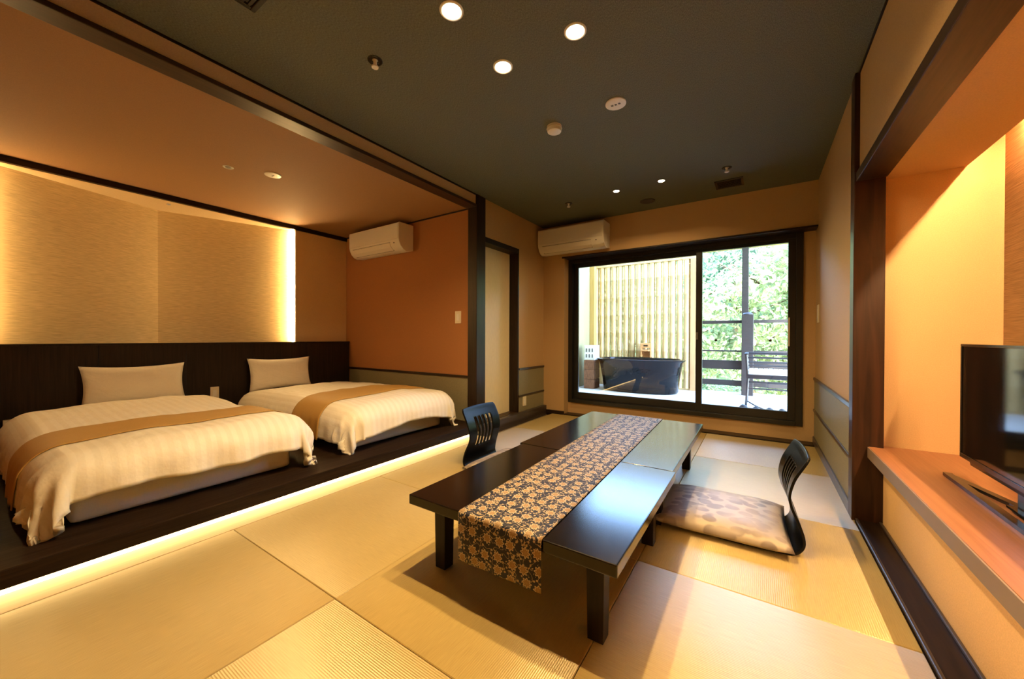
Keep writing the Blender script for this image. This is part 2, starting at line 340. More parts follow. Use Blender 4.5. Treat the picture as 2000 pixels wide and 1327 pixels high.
box('fascia', 0.492, 0.497, YB, 2.738, 0.357, 0.4135, FASCIA, ct, 0.001)

# far wall with the window
wf = struct('wall_window', -2.60, 0.447, 4.392, 4.64, 2.035, 2.52, WALL, 'sand coloured wall over the terrace window', 'wall')
struct('wall_window_left', -2.60, -2.10, 4.392, 4.64, 0.0, 2.035, WALL, 'sand coloured wall between the corner and the window', 'wall')
struct('wall_window_right', 0.352, 0.447, 4.53, 4.64, 0.0, 2.035, WALL, 'narrow strip of wall right of the window', 'wall')
struct('wall_window_sill', -2.10, 0.352, 4.53, 4.64, 0.0, 0.150, WALL, 'low strip of wall under the window', 'wall')
struct('baseboard_window', -2.40, -2.095, 4.378, 4.393, 0.0, 0.045, DARKX, 'dark baseboard by the corner left of the window', 'baseboard', 0.002)
struct('trim_6', -2.125, 0.446, 4.372, 4.53, 2.018, 2.036, DARKX, 'dark wooden lintel rail over the window', 'curtain rail', 0.003)
# left wall beyond the bed alcove: sliding door and wainscot
wl = struct('wall_left', -2.56, -2.402, 3.765, 4.40, 0.0, ZC, WALL, 'sand coloured wall left of the window with grey wainscot', 'wall')
for z0, z1 in ((0.10, 0.284), (0.302, 0.605)): box('wainscot_panel', -2.402, -2.396, 3.775, 4.392, z0, z1, PANEL, wl, 0.001)
for z0, z1 in ((0.284, 0.302), (0.605, 0.628)): box('wainscot_rail', -2.402, -2.388, 3.775, 4.392, z0, z1, RAILW, wl, 0.002)
struct('wall_over_door', -2.56, -2.402, 3.10, 3.765, 2.05, ZC, WALL, 'sand coloured wall over the sliding door', 'wall')
struct('baseboard_left', -2.44, -2.352, 2.97, 4.392, -0.05, 0.100, RAILW, 'grey brown sill board in front of the sliding door', 'baseboard', 0.003)
dr = tag(empty('door_1', (-2.5, 3.43, 0.1), 'cream sliding door in a dark frame', 'door'), kind='structure')
box('door_panel', -2.545, -2.522, 3.10, 3.76, 0.100, 2.02, DOORP, dr, 0.002)
box('door_jamb', -2.56, -2.398, 3.752, 3.775, 0.100, 2.055, DARKV, dr, 0.002)
box('door_lintel', -2.56, -2.398, 3.09, 3.752, 2.000, 2.055, DARK, dr, 0.002)
box('door_threshold', -2.56, -2.402, 3.09, 3.752, 0.085, 0.103, BEAM, dr, 0.002)
struct('trim_7', -2.503, -2.386, 2.955, 3.100, 0.0, ZC, DARKV, 'dark wooden post at the corner of the sleeping platform', 'post', 0.004)
struct('wall_behind_door', -2.70, -2.58, 3.09, 4.45, 0.0, 2.52, WALL_PALE, 'wall behind the sliding door', 'wall')
# header between the rooms
struct('wall_header', -2.505, -2.402, YB, 2.955, 2.348, ZC, WALL, 'narrow sand coloured wall strip above the long beam', 'wall')
struct('trim_8', -2.515, -2.388, YB, 2.955, 2.322, 2.348, BEAM, 'long dark beam between the room and the sleeping platform', 'beam', 0.004)
# ceilings
struct('ceiling', -2.56, 0.60, YB-.05, 4.64, ZC, 2.55, CEIL, 'dark woven ceiling over the tatami room', 'ceiling')
struct('ceiling_bed', -4.80, -2.505, -0.45, 3.06, 2.335, 2.45, BEDCEIL, 'warm brown ceiling over the beds', 'ceiling')
for a in ((-2.402, -2.392, YB, 2.955), (0.444, 0.452, YB, 2.74)): pass
struct('trim_9', -2.402, -2.392, YB, 2.955, 2.440, ZC, DARK, 'thin dark ceiling bead on the bed side', 'trim')
struct('trim_10', 0.444, 0.452, YB, 2.74, 2.442, ZC, DARK, 'thin dark ceiling bead above the niche', 'trim')
# bed space
platform = tag(empty('sleeping_platform', (-3.5, 1.3, 0.0), 'dark wooden platform carrying the two beds', 'platform'), kind='structure')
box('platform_top', -4.67, -2.345, -0.40, 2.954, 0.085, 0.125, PLAT, platform, 0.004)
box('nosing', -2.372, -2.343, -0.40, 2.954, 0.052, 0.1225, DARK, platform, 0.003)
box('riser', -2.46, -2.425, -0.40, 2.97, 0.0, 0.085, DARK, platform)
tag(box('step_light_strip', -2.424, -2.412, -0.38, 2.90, 0.006, 0.048, LED_S), 'warm light strip under the edge of the sleeping platform', 'light')
wb = struct('wall_bed_end', -4.80, -2.503, 2.982, 3.09, 0.0, 2.45, WALL_BED, 'terracotta wall at the far end of the beds', 'wall')
box('wainscot_panel', -4.58, -2.503, 2.974, 2.982, 0.125, 0.574, PANEL, wb, 0.001)
box('wainscot_rail', -4.58, -2.503, 2.966, 2.982, 0.574, 0.600, DARKX, wb, 0.002)
box('cornice', -4.67, -2.503, 2.970, 2.982, 2.322, 2.335, DARKX, wb, 0.001)
struct('wall_bed_head', -4.80, -4.67, 2.315, 3.05, 0.0, 2.45, WALL_PALE, 'pale wall right of the lit alcove', 'wall')
struct('wall_bed_near', -4.80, -4.67, -0.45, 0.085, 0.0, 2.45, WALL_PALE, 'pale wall at the near end of the alcove', 'wall')
struct('wall_bed_back', -5.30, -2.40, -0.55, -0.45, 0.0, 2.45, WALL_BED, 'wall at the near end of the bed space', 'wall')
struct('trim_11', -4.69, -4.648, -0.45, 2.98, 2.285, 2.334, DARK, 'dark cornice above the lit alcove', 'cornice', 0.003)
struct('ceiling_alcove', -5.35, -4.665, 0.0, 2.40, 2.288, 2.33, WALL_PALE, 'small ceiling inside the lit alcove', 'ceiling')
alc = tag(empty('alcove_screen', (-4.95, 1.2, 0.85), 'folded wall of two beige woven panels in the lit alcove', 'wall panel'), kind='structure')
prism('wall_panel', [(-4.745, 2.312), (-5.135, 1.187), (-5.185, 1.187), (-4.795, 2.345)], 'z', 0.80, 2.289, SCREEN, alc)
prism('wall_panel', [(-4.745, 0.062), (-5.135, 1.187), (-5.185, 1.187), (-4.795, 0.032)], 'z', 0.80, 2.289, SCREEN, alc)
tag(box('alcove_light_strip', -4.722, -4.708, 2.300, 2.3145, 0.93, 2.285, LED_A), 'upright warm light strip at the right edge of the alcove', 'light', 'alcove light strips')
tag(box('alcove_light_strip', -4.722, -4.708, 0.0855, 0.100, 0.93, 2.285, LED_A2), 'upright warm light strip at the near edge of the alcove', 'light', 'alcove light strips')
# behind the camera
struct('wall_back', -2.60, 1.06, YB-.12, YB, 0.0, 2.52, WALL, 'sand coloured wall behind the viewer', 'wall')
struct('wall_left_near', -2.56, -2.40, YB, -0.55, 0.0, ZC, WALL, 'sand coloured wall left behind the viewer', 'wall')

# ------------------------------------------------------------------ window
win = tag(empty('window_1', (-0.87, 4.58, 0.15), 'wide black framed sliding window to the terrace', 'window'), kind='structure')
X0, X1, Z0, Z1 = -2.10, 0.352, 0.150, 2.018
box('frame_jamb', X0, X0+.055, 4.515, 4.62, Z0, Z1, ALU, win, 0.003); box('frame_jamb', X1-.055, X1, 4.515, 4.62, Z0, Z1, ALU, win, 0.003)
box('frame_head', X0+.055, X1-.055, 4.515, 4.62, Z1-.05, Z1, ALU, win, 0.003); box('frame_sill', X0+.055, X1-.055, 4.500, 4.62, Z0, Z0+.045, ALU, win, 0.003)
def sash(x0, x1, y, zt):
    s = box('sash', x0, x0+.062, y, y+.034, Z0+.045, Z1-.05, ALU, win, 0.002)
    box('stile', x1-.062, x1, y, y+.034, Z0+.045, Z1-.05, ALU, s, 0.002)
    box('top_rail', x0+.062, x1-.062, y, y+.034, zt, Z1-.05, ALU, s, 0.002); box('bottom_rail', x0+.062, x1-.062, y, y+.034, Z0+.045, Z0+.13, ALU, s, 0.002)
    box('pane', x0+.056, x1-.056, y+.015, y+.0165, Z0+.12, zt+.006, GLASS, s); return s
s1 = sash(X0+.055, -0.52, 4.572, 1.915)
s2 = sash(-0.58, X1-.055, 4.530, 1.935)
box('handle', 0.238, 0.250, 4.508, 4.530, 0.92, 1.20, plain('pale_handle', (0.62, 0.52, 0.40), 0.4), s2, 0.003)
box('latch', -0.575, -0.555, 4.512, 4.530, 0.98, 1.06, GREYP, s2, 0.003)
for x in (-0.385, 0.095):
    bm = bmesh.new(); rod(bm, (x, 4.5435, 0.975), (x, 4.545, 0.975), 0.013, 16); finish(bm, 'warning_dot', BLACKP, s2)

# ------------------------------------------------------------------ ceiling fittings
def spot(parent, loc, watts, ang=140):
    l = bpy.data.lights.new('lamp', 'AREA'); l.shape = 'DISK'; l.size = 0.045; l.spread = R(146); l.energy = watts; l.color = WARM
    o = bpy.data.objects.new('lamp', l); COL.objects.link(o); o.parent = parent; o.location = Vector(loc) - WORG[parent.name]; return o
def ringshape(c, r0, r1, h, m, name, parent, seg=32):
    bm = bmesh.new(); P = []
    for r, z in ((r0, 0.012), (r0, -h*.6), (r0+.004, -h), (r1-.004, -h), (r1, -h*.5), (r1, 0.0)):
        P.append([bm.verts.new(Vector(c)+Vector((r*math.cos(2*math.pi*i/seg), r*math.sin(2*math.pi*i/seg), z))) for i in range(seg)])
    for A, B in zip(P, P[1:]):
        for i in range(seg): bm.faces.new((A[i], A[(i+1)%seg], B[(i+1)%seg], B[i]))
    return finish(bm, name, m, parent)
def downlight(x, y, label, group, big=True, watts=None):
    r = 0.053 if big else 0.040
    t = empty('downlight', (x, y, ZC), label, 'light', group)
    ringshape((x, y, ZC), r-.012, r, 0.006, WHITE if big else GREYP, 'trim_ring', t)
    bm = bmesh.new(); lathe(bm, (x, y, ZC-.0035), [(r*.35, -.006), (r*.62, -.004), (r-.013, 0), (r-.013, .003)], 28); finish(bm, 'lens', LAMP, t, 40)
    spot(t, (x, y, ZC-.025), DOWN_W if watts is None else watts)
downlight(-1.146, 1.238, 'lit downlight nearest the left beam, highest in the photo', 'cluster of downlights over the table')
downlight(-0.733, 1.642, 'lit downlight in the cluster on the niche side', 'cluster of downlights over the table')
downlight(-1.151, 1.644, 'lit downlight of the cluster farthest from the viewer on the bed side', 'cluster of downlights over the table')
downlight(-0.738, 1.238, 'lit downlight of the cluster just above the picture', 'cluster of downlights over the table')
downlight(-1.182, 3.645, 'small lit downlight before the window, left of the pair', 'pair of downlights by the window', False, 7.5)
downlight(-0.758, 3.633, 'small lit downlight before the window, right of the pair', 'pair of downlights by the window', False, 7.5)

def disc(name, x, y, z, r, h, m, label, cat, dome=0.3, group=None):
    t = empty(name, (x, y, z), label, cat, group)
    bm = bmesh.new(); lathe(bm, (x, y, z), [(r*.55, -h), (r*.93, -h*(1-dome*.3)), (r, -h*(1-dome)), (r, 0.002)], 36); finish(bm, 'cover', m, t, 40); return t
t = disc('cover_plate', -0.747, 2.284, ZC, 0.062, 0.009, WHITE, 'flat round white cover plate on the dark ceiling', 'cover plate')
for i in range(3): box('mark', -0.775+i*.022, -0.762+i*.022, 2.276, 2.290, ZC-.0105, ZC-.0085, GREYP, t)
t = disc('smoke_detector', -1.18, 2.302, ZC, 0.050, 0.045, WHITE, 'small domed white smoke detector on the dark ceiling', 'smoke detector', 0.5)
ringshape((-1.18, 2.302, ZC-.012), 0.0495, 0.0515, 0.006, IVORY, 'band', t)
disc('ceiling_speaker', -0.993, 4.097, ZC, 0.075, 0.008, plain('dark_cover', (0.03, 0.028, 0.024), 0.6), 'dark round speaker cover near the window wall', 'speaker')
def sprinkler(x, y, label):
    t = empty('sprinkler', (x, y, ZC), label, 'sprinkler', 'ceiling sprinklers')
    ringshape((x, y, ZC), 0.018, 0.038, 0.005, BLACKP, 'rosette', t, 24)
    bm = bmesh.new(); lathe(bm, (x, y, ZC), [(.017, -.038), (.018, -.032), (.009, -.028), (.010, -.005), (.014, 0)], 16); finish(bm, 'head', WHITE, t, 40)
sprinkler(-1.687, 1.24, 'chrome sprinkler head near the long beam'); sprinkler(-0.236, 3.663, 'chrome sprinkler head beside the square vent'); sprinkler(-1.726, 3.713, 'tiny chrome sprinkler head above the far air conditioner')
def vent(x0, x1, y0, y1, label):
    t = empty('ceiling_vent', ((x0+x1)/2, (y0+y1)/2, ZC), label, 'vent', 'ceiling vents')
    bm = bmesh.new(); w = 0.02
    for a in ((x0, x1, y0, y0+w), (x0, x1, y1-w, y1), (x0, x0+w, y0+w, y1-w), (x1-w, x1, y0+w, y1-w)): addbox(bm, *a, ZC-.008, ZC+.001, .002, 1)
    finish(bm, 'frame', BLACKP, t); box('cavity', x0+w, x1-w, y0+w, y1-w, ZC-.001, ZC+.004, BLACKP, t)
    n = 7
    for i in range(n):
        yy = y0+w+(y1-y0-2*w)*(i+.5)/n; box('slat', x0+w, x1-w, yy-.005, yy+.005, ZC-.006, ZC-.001, BLACKP, t)
vent(-0.355, -0.126, 3.93, 4.14, 'square dark ventilation grille by the window wall'); vent(-1.885, -1.66, 0.55, 0.76, 'dark ventilation grille cut by the top of the photo')
t = empty('bed_downlight', (-3.494, 1.222, 2.335), 'small unlit ring shaped downlight above the beds', 'light')
ringshape((-3.494, 1.222, 2.335), 0.022, 0.036, 0.005, WHITE, 'trim_ring', t, 28)
bm = bmesh.new(); lathe(bm, (-3.494, 1.222, 2.333), [(.012, -.003), (.021, 0), (.021, .002)], 24); finish(bm, 'lens', GREYP, t)
t = disc('cover_plate', -3.349, 1.481, 2.335, 0.060, 0.009, WHITE, 'round white cover plate on the ceiling above the beds', 'cover plate')
for i in range(2): box('mark', -3.365+i*.02, -3.353+i*.02, 1.475, 1.487, 2.335-.0105, 2.335-.0085, GREYP, t)
t = disc('sprinkler', -4.80, 1.19, 2.288, 0.016, 0.01, STEEL, 'tiny sprinkler on the alcove ceiling', 'sprinkler')

# ------------------------------------------------------------------ air conditioners
def aircon(x0, x1, yb, d, z0, z1, label):
    t = empty('air_conditioner', ((x0+x1)/2, yb, z0), label, 'air conditioner', 'wall air conditioners')
    H = z1-z0; yf = yb-d
    arc = [(yf+.006, z1-.004), (yf, z1-.02), (yf, z0+H*.42), (yf+.008, z0+H*.30), (yf+.030, z0+H*.16), (yf+.070, z0+H*.05), (yf+.11, z0+.002)]
    poly = [(yb-.004, z1), (yf+.02, z1)] + arc + [(yb-.004, z0+.02)]
    prism('body', poly, 'x', x0+.012, x1-.012, WHITE, t, smooth=40)
    e = [(y-.002 if y < yb-.02 else y, z+(.001 if z > z0+.1 else -.001)) for y, z in poly]
    for a, c in ((x0, x0+.012), (x1-.012, x1)): prism('end_cap', e, 'x', a, c, WHITE, t, 0.002)
    # front panel and the flap standing proud of the body
    prism('front_panel', [(yf-.004, z1-.02), (yf-.004, z0+H*.40), (yf+.004, z0+H*.40), (yf+.004, z1-.02)], 'x', x0+.014, x1-.014, WHITE, t, 0.002)
    prism('flap', [(yf+.002, z0+H*.29), (yf+.024, z0+H*.15), (yf+.060, z0+H*.055), (yf+.064, z0+H*.075), (yf+.028, z0+H*.19), (yf+.006, z0+H*.32)], 'x', x0+.07, x1-.16, WHITE, t, 0.001)
    prism('outlet_slot', [(yf+.0045, z0+H*.325), (yf+.066, z0+H*.05), (yf+.07, z0+H*.06), (yf+.009, z0+H*.335)], 'x', x0+.06, x1-.155, GREYP, t)
    box('indicator', x1-.10, x1-.085, yf+.006, yf+.012, z0+H*.27, z0+H*.30, GREYP, t)
aircon(-4.27, -3.345, 2.982, 0.215, 1.975, 2.285, 'white wall air conditioner on the terracotta wall above the bed')
aircon(-2.365, -1.500, 4.392, 0.225, 2.055, 2.365, 'white wall air conditioner beside the terrace window')

# ------------------------------------------------------------------ switches and outlets
def plate(name, x0, x1, y0, y1, z0, z1, label, cat, axis):
    t = empty(name, ((x0+x1)/2, (y0+y1)/2, z0), label, cat)
    box('plate', x0, x1, y0, y1, z0, z1, IVORY, t, 0.0015)
    zm, h = (z0+z1)/2, (z1-z0)*.27
    if axis == 'x+': box('rocker', x1, x1+.002, y0+(y1-y0)*.28, y1-(y1-y0)*.28, zm-h, zm+h, WHITE, t, .0008)
    if axis == 'x-': box('rocker', x0-.002, x0, y0+(y1-y0)*.28, y1-(y1-y0)*.28, zm-h, zm+h, WHITE, t, .0008)
    if axis == 'y-': box('rocker', x0+(x1-x0)*.28, x1-(x1-x0)*.28, y0-.002, y0, zm-h, zm+h, WHITE, t, .0008)
plate('light_switch', -2.695, -2.615, 2.974, 2.982, 1.145, 1.275, 'ivory light switch on the terracotta wall', 'switch', 'y-')
plate('light_switch', 0.439, 0.447, 4.28, 4.36, 1.14, 1.30, 'ivory light switch on the right wall by the window', 'switch', 'x-')
plate('wall_outlet', -2.396, -2.389, 3.86, 3.935, 0.16, 0.275, 'pale outlet plate on the wainscot near the sliding door', 'outlet', 'x+')
plate('headboard_switch', -4.588, -4.580, 1.448, 1.520, 0.36, 0.49, 'ivory switch plate on the headboard between the beds', 'switch', 'x+')
t = empty('headboard_box', (-4.55, 0.26, 0.26), 'pale control box on the headboard beside the nearer bed', 'control box')
box('case', -4.588, -4.54, 0.215, 0.315, 0.26, 0.385, IVORY, t, 0.005); box('face', -4.54, -4.537, 0.225, 0.305, 0.275, 0.37, WHITE, t, 0.001)

# ------------------------------------------------------------------ beds
hb = empty('headboard', (-4.63, 1.25, 0.125), 'long dark wooden headboard behind both beds', 'headboard')
for i in range(6):
    y0 = -0.45 + i*0.5705; box('board', -4.660, -4.588, y0+.0008, y0+.5697, 0.125, 0.920, HEADB, hb, 0.001)
box('cap', -4.668, -4.580, -0.45, 2.973, 0.920, 0.938, HEADB, hb, 0.002)

def drape(a, b, W, FL, RR):
    """flat sheet point (a across, b along) laid over a box of half width W and length FL: returns out-x, across, drop"""
    da = max(0, abs(a)-W); db = max(0, b-FL); d = math.hypot(da, db)
    if d < 1e-6: return b, a, 0.0, 0.0
    ua, ub = da/d, db/d
    q = min(d/RR, math.pi/2)
    out = RR*math.sin(q); drop = RR*(1-math.cos(q)) + max(0, d-RR*math.pi/2)
    out += 0.10*max(0, d-RR*math.pi/2)*0.5
    return min(b, FL)+ub*out, math.copysign(min(abs(a), W)+ua*out, a), drop, d
ZP = 0.125
def duvet_point(a, b, seed, off=0.0):
    W, FL, RR = 0.455, 1.72, 0.15
    bx, ay, drop, d = drape(a, b, W, FL, RR)
    top = 0.465 + 0.022*math.cos(min(1, abs(a)/.6)*math.pi/2) - 0.03*max(0, 1-b/.25)
    top += 0.014*math.sin(b*3.1+seed)*math.cos(a*2)
    nv = noise.noise(Vector((a*3.2, b*3.2, seed)))*0.014 + noise.noise(Vector((a*9, b*9, seed+5)))*0.005
    z = top - drop + nv*(1.0 if d < .1 else .6)
    x = -4.36 + bx; y = ay
    if d > 0.12:                                   # folds run down the hanging cloth
        k = min(1, (d-.12)/.18)
        s = (b if abs(a) > .455 and b < FL else a)
        ang = math.atan2(max(0, b-FL), max(0, abs(a)-W))
        fold = math.sin(s*26+seed*3)*.010 + math.sin(ang*11+seed)*.016*(1 if ang*(math.pi/2-ang) > .03 else 0) + noise.noise(Vector((s*8, seed, 1)))*.014
        if b > FL: x += fold*k
        if abs(a) > W: y += math.copysign(fold*k, a)
    z = max(z, ZP+.008+abs(nv))
    n = Vector((0, 0, 1)) if d < .01 else Vector((max(0, b-FL)/d*min(1, d/.2), math.copysign(max(0, abs(a)-W)/d*min(1, d/.2), a), max(0.15, 1-d/.2))).normalized()
    return Vector((x, y, z)) + n*off
def cloth(name, m, cy, seed, a0, a1, b0, b1, na, nb, off, thick, label, cat, group, bfun=None):
    bm = bmesh.new(); L = bm.loops.layers.uv.verify(); G = {}
    uvs = {}
    for i in range(na+1):
        for j in range(nb+1):
            a = a0+(a1-a0)*i/na; b = b0+(b1-b0)*j/nb
            if bfun: b = bfun(a, j/nb)
            p = duvet_point(a, b, seed, off); v = bm.verts.new((p.x, p.y+cy, p.z)); G[i, j] = v; uvs[v] = (a, b)
    for i in range(na):
        for j in range(nb):
            f = bm.faces.new((G[i, j], G[i, j+1], G[i+1, j+1], G[i+1, j]))
            for l in f.loops: l[L].uv = uvs[l.vert]
    o = finish(bm, name, m, None, 180)
    s = o.modifiers.new('thick', 'SOLIDIFY'); s.thickness = thick; s.offset = -1
    return tag(o, label, cat, group)
def foothem(seed, dip):
    def f(a, t):
        b1 = 2.02 + 0.018*math.sin(a*7+seed) + dip*abs(a)**3
        return t*b1
    return f
def pillow(cx, cy, cz, w, h, t, tilt, seed, label):
    bm = bmesh.new(); n = 22; top, bot = {}, {}
    for i in range(n+1):
        for j in range(n+1):
            u, v = -1+2*i/n, -1+2*j/n
            k = max(0, (1-u*u)*(1-v*v))**0.42
            pinch = 1-0.10*(1-abs(u)**2)*0 - 0.09*(1-u*u)*(v*v)*0
            X = u*w/2*(1-0.07*(1-v*v)*abs(u)); Y = v*h/2*(1-0.13*(1-u*u)*abs(v))
            wr_ = noise.noise(Vector((u*2, v*2, seed)))*.010
            for D, s in ((top, 1), (bot, -1)):
                if s == -1 and (i in (0, n) or j in (0, n)): D[i, j] = top[i, j]; continue
                D[i, j] = bm.verts.new((s*(t/2*k)+wr_*k, X, Y+h/2))
    for D, s in ((top, 1), (bot, -1)):
        for i in range(n):
            for j in range(n):
                q = (D[i, j], D[i+1, j], D[i+1, j+1], D[i, j+1]); bm.faces.new(q if s == 1 else q[::-1])
    bmesh.ops.transform(bm, matrix=Matrix.Translation((cx, cy, cz)) @ Matrix.Rotation(tilt, 4, 'Y'), verts=bm.verts)
    return tag(finish(bm, 'pillow', PILLOWM, None, 180), label, 'pillow', 'bed pillows')
def bed(cy, seed, which, far):
    t = empty('bed', (-3.6, cy, ZP), 'low single bed with a white mattress, %s' % which, 'bed', 'single beds')
    box('mattress', -4.57, -2.62, cy-.485, cy+.485, ZP+.006, 0.385, SHEET, t, 0.035, 4, smooth=40)
    box('base', -4.56, -2.66, cy-.45, cy+.45, ZP, ZP+.006, GREYP, t)
    cloth('duvet', DUVET, cy, seed, -.80, .80, 0, 2.0, 96, 104, 0.0, 0.03, 'white striped duvet on the %s' % far, 'duvet', 'duvets', foothem(seed, 0.16))
    sh = 0.05
    cloth('bed_throw', THROW, cy, seed, -.815, .815, 1.06, 1.5, 96, 20, 0.007, 0.004, 'golden brown throw across the %s' % far, 'throw', 'bed throws', lambda a, q: 1.10+0.10*a*0.3+q*0.42)
bed(0.785, 1.3, 'nearest the viewer', 'bed nearest the viewer'); bed(2.205, 4.1, 'beside the terracotta wall', 'bed beside the terracotta wall')
pillow(-4.468, 0.90, 0.40, 0.66, 0.36, 0.15, R(-9), 2.0, 'white pillow propped on the headboard of the nearer bed')
pillow(-4.468, 2.075, 0.41, 0.66, 0.36, 0.15, R(-9), 8.0, 'white pillow propped on the headboard of the bed by the terracotta wall')

# ------------------------------------------------------------------ low tables and runner
def table(x0, x1, y0, y1, label):
    t = empty('low_table', ((x0+x1)/2, (y0+y1)/2, 0), label, 'table', 'low lacquered tables')
    box('tabletop', x0, x1, y0, y1, 0.290, 0.331, LACQ, t, 0.004)
    for a in ((x0+.075, x1-.075, y0+.085, y0+.103), (x0+.075, x1-.075, y1-.103, y1-.085), (x0+.078, x0+.096, y0+.103, y1-.103), (x1-.096, x1-.078, y0+.103, y1-.103)):
        box('apron', *a, 0.245, 0.290, LEGM, t, 0.002)
    for lx in (x0+.065, x1-.147+.015):
        for ly in (y0+.085, y1-.145): 
            bm = bmesh.new(); addbox(bm, lx, lx+.062, ly, ly+.060, 0.0, 0.290, .003)
            for v in bm.verts:
                if v.co.z < .1: v.co.x += (lx+.031-v.co.x)*.12; v.co.y += (ly+.03-v.co.y)*.12
            finish(bm, 'leg', LEGM, t)
table(-1.238, -0.342, 1.080, 1.996, 'black lacquered low table nearest the viewer')
table(-1.260, -0.356, 1.999, 3.225, 'black lacquered low table nearest the window')
bm = bmesh.new(); L = bm.loops.layers.uv.verify()
pth = [(1.0755, 0.150), (1.0745, 0.20), (1.0735, 0.25), (1.0735, 0.30), (1.0740, 0.322), (1.0765, 0.3310), (1.083, 0.3345)]
pth += [(1.083+(3.22-1.083)*k/40, 0.3345) for k in range(1, 41)] + [(3.228, 0.331), (3.231, 0.32), (3.231, 0.25), (3.231, 0.16)]
rows = []; s_ = 0; prev = None
for (y, z) in pth:
    if prev: s_ += math.hypot(y-prev[0], z-prev[1])
    prev = (y, z); sk_ = -0.028*(y-1.08)
    rw = []
    for i in range(13):
        u = i/12; x = -0.955+sk_+u*0.362; dy = 0.0 if z > .33 else -abs(0.005*math.sin(u*9))*(0.331-z)/.18; dz = (0.006*u if z < .2 and y < 2 else 0)
        v = bm.verts.new((x, y+(dy if y < 2 else -dy), z+dz)); rw.append((v, (u*0.362, s_)))
    rows.append(rw)
for A, B in zip(rows, rows[1:]):
    for i in range(12):
        q = (A[i], A[i+1], B[i+1], B[i]); f = bm.faces.new([k[0] for k in q])
        for l, k in zip(f.loops, q): l[L].uv = k[1]
UVR = {}
o = finish(bm, 'table_runner', RUNNER, None, 60); s = o.modifiers.new('thick', 'SOLIDIFY'); s.thickness = 0.0016; s.offset = 0
tag(o, 'navy brocade runner with gold flowers along the low tables', 'table runner')

# ------------------------------------------------------------------ legless chairs and cushions
def catmull(P, n):
    out = []; Q = [P[0]] + P + [P[-1]]
    for i in range(1, len(Q)-2):
        for k in range(n):
            t = k/n; a, b_, c, d = [Vector(q) for q in Q[i-1:i+3]]
            out.append(0.5*((2*b_)+(c-a)*t+(2*a-5*b_+4*c-d)*t*t+(3*b_-a-3*c+d)*t**3))
    out.append(Vector(P[-1])); return out
def zaisu():
    """legless chair facing -x, origin at the back's foot on the floor"""
    prof = catmull([(-0.34, 0.010), (-0.20, 0.008), (-0.08, 0.008), (-0.01, 0.013), (0.024, 0.055), (0.014, 0.13), (-0.012, 0.215), (-0.020, 0.27), (-0.004, 0.345), (0.030, 0.415), (0.052, 0.455)], 6)
    arc = [0]
    for p, q in zip(prof, prof[1:]): arc.append(arc[-1]+(q-p).length)
    S = arc[-1]; W = 0.203; nw = 44
    bm = bmesh.new(); G = {}
    for j, p in enumerate(prof):
        dt = S-arc[j]                                # distance from the top edge
        hw = W - (0.018*math.exp(-((dt-.26)/.08)**2)) 
        hw -= max(0, .03-dt)**2*16                   # rounded top corners
        hw -= max(0, .05-arc[j])**2*10
        for i in range(nw+1):
            u = -1+2*i/nw; cv = 0.009*(u*u)*max(0, min(1, (p.y-.10)/.1))      # dished back
            G[i, j] = bm.verts.new((p.x-cv, u*hw, p.y + (0.008*(1-u*u) if dt < .02 else 0)))
    slots = {i for k in range(5) for i in range(9+k*5+1, 9+k*5+3+1)}
    for j in range(len(prof)-1):
        dt = S-arc[j]
        for i in range(nw):
            if i in slots and 0.085 < dt < 0.325: continue
            bm.faces.new((G[i, j], G[i+1, j], G[i+1, j+1], G[i, j+1]))
    bmesh.ops.delete(bm, geom=[v for v in bm.verts if not v.link_faces], context='VERTS')
    me = bpy.data.meshes.new('bent_shell'); bm.to_mesh(me); bm.free(); me.materials.append(CHAIRW); me.shade_smooth(); return me
SHELL = zaisu()
def chair(x, y, rz, label):
    t = empty('floor_chair', (x, y, 0), label, 'floor chair', 'legless floor chairs'); t.rotation_euler.z = rz
    o = bpy.data.objects.new('bent_shell', SHELL); COL.objects.link(o); o.parent = t; o.location = (0, 0, 0.001)
    s = o.modifiers.new('thick', 'SOLIDIFY'); s.thickness = 0.011; s.offset = 1; s.use_even_offset = True
    bv = o.modifiers.new('edge', 'BEVEL'); bv.width = 0.002; bv.segments = 2; bv.limit_method = 'ANGLE'; bv.angle_limit = R(50)
chair(0.134, 2.335, R(3.7), 'black bentwood legless chair with slotted back beside the niche')
chair(-1.818, 2.335, math.pi, 'black bentwood legless chair with slotted back beside the beds')
def zabuton(cx, cy, w, d, z0, rz, label):
    bm = bmesh.new(); n = 26; top, bot = {}, {}
    for i in range(n+1):
        for j in range(n+1):
            u, v = -1+2*i/n, -1+2*j/n; k = max(0, (1-u**4)*(1-v**4))**0.5
            x = u*w/2*(1-0.035*(1-v*v)); y = v*d/2*(1-0.035*(1-u*u)); wv = noise.noise(Vector((u*2.5, v*2.5, cx)))*.006*k
            ed = 0.026
            top[i, j] = bm.verts.new((x, y, ed+0.052*k+wv))
            if i in (0, n) or j in (0, n): bot[i, j] = top[i, j]
            else: bot[i, j] = bm.verts.new((x, y, ed-0.024*min(1, k*1.8)))
    for D, s in ((top, 1), (bot, -1)):
        for i in range(n):
            for j in range(n):
                q = (D[i, j], D[i+1, j], D[i+1, j+1], D[i, j+1]); bm.faces.new(q if s == 1 else q[::-1])
    bmesh.ops.transform(bm, matrix=Matrix.Translation((cx, cy, z0)) @ Matrix.Rotation(rz, 4, 'Z'), verts=bm.verts)
    tag(finish(bm, 'floor_cushion', CUSH, None, 180), label, 'cushion', 'leaf print floor cushions')
zabuton(-0.168, 2.325, 0.60, 0.56, 0.020, R(1.5), 'flat leaf print cushion on the chair beside the niche')
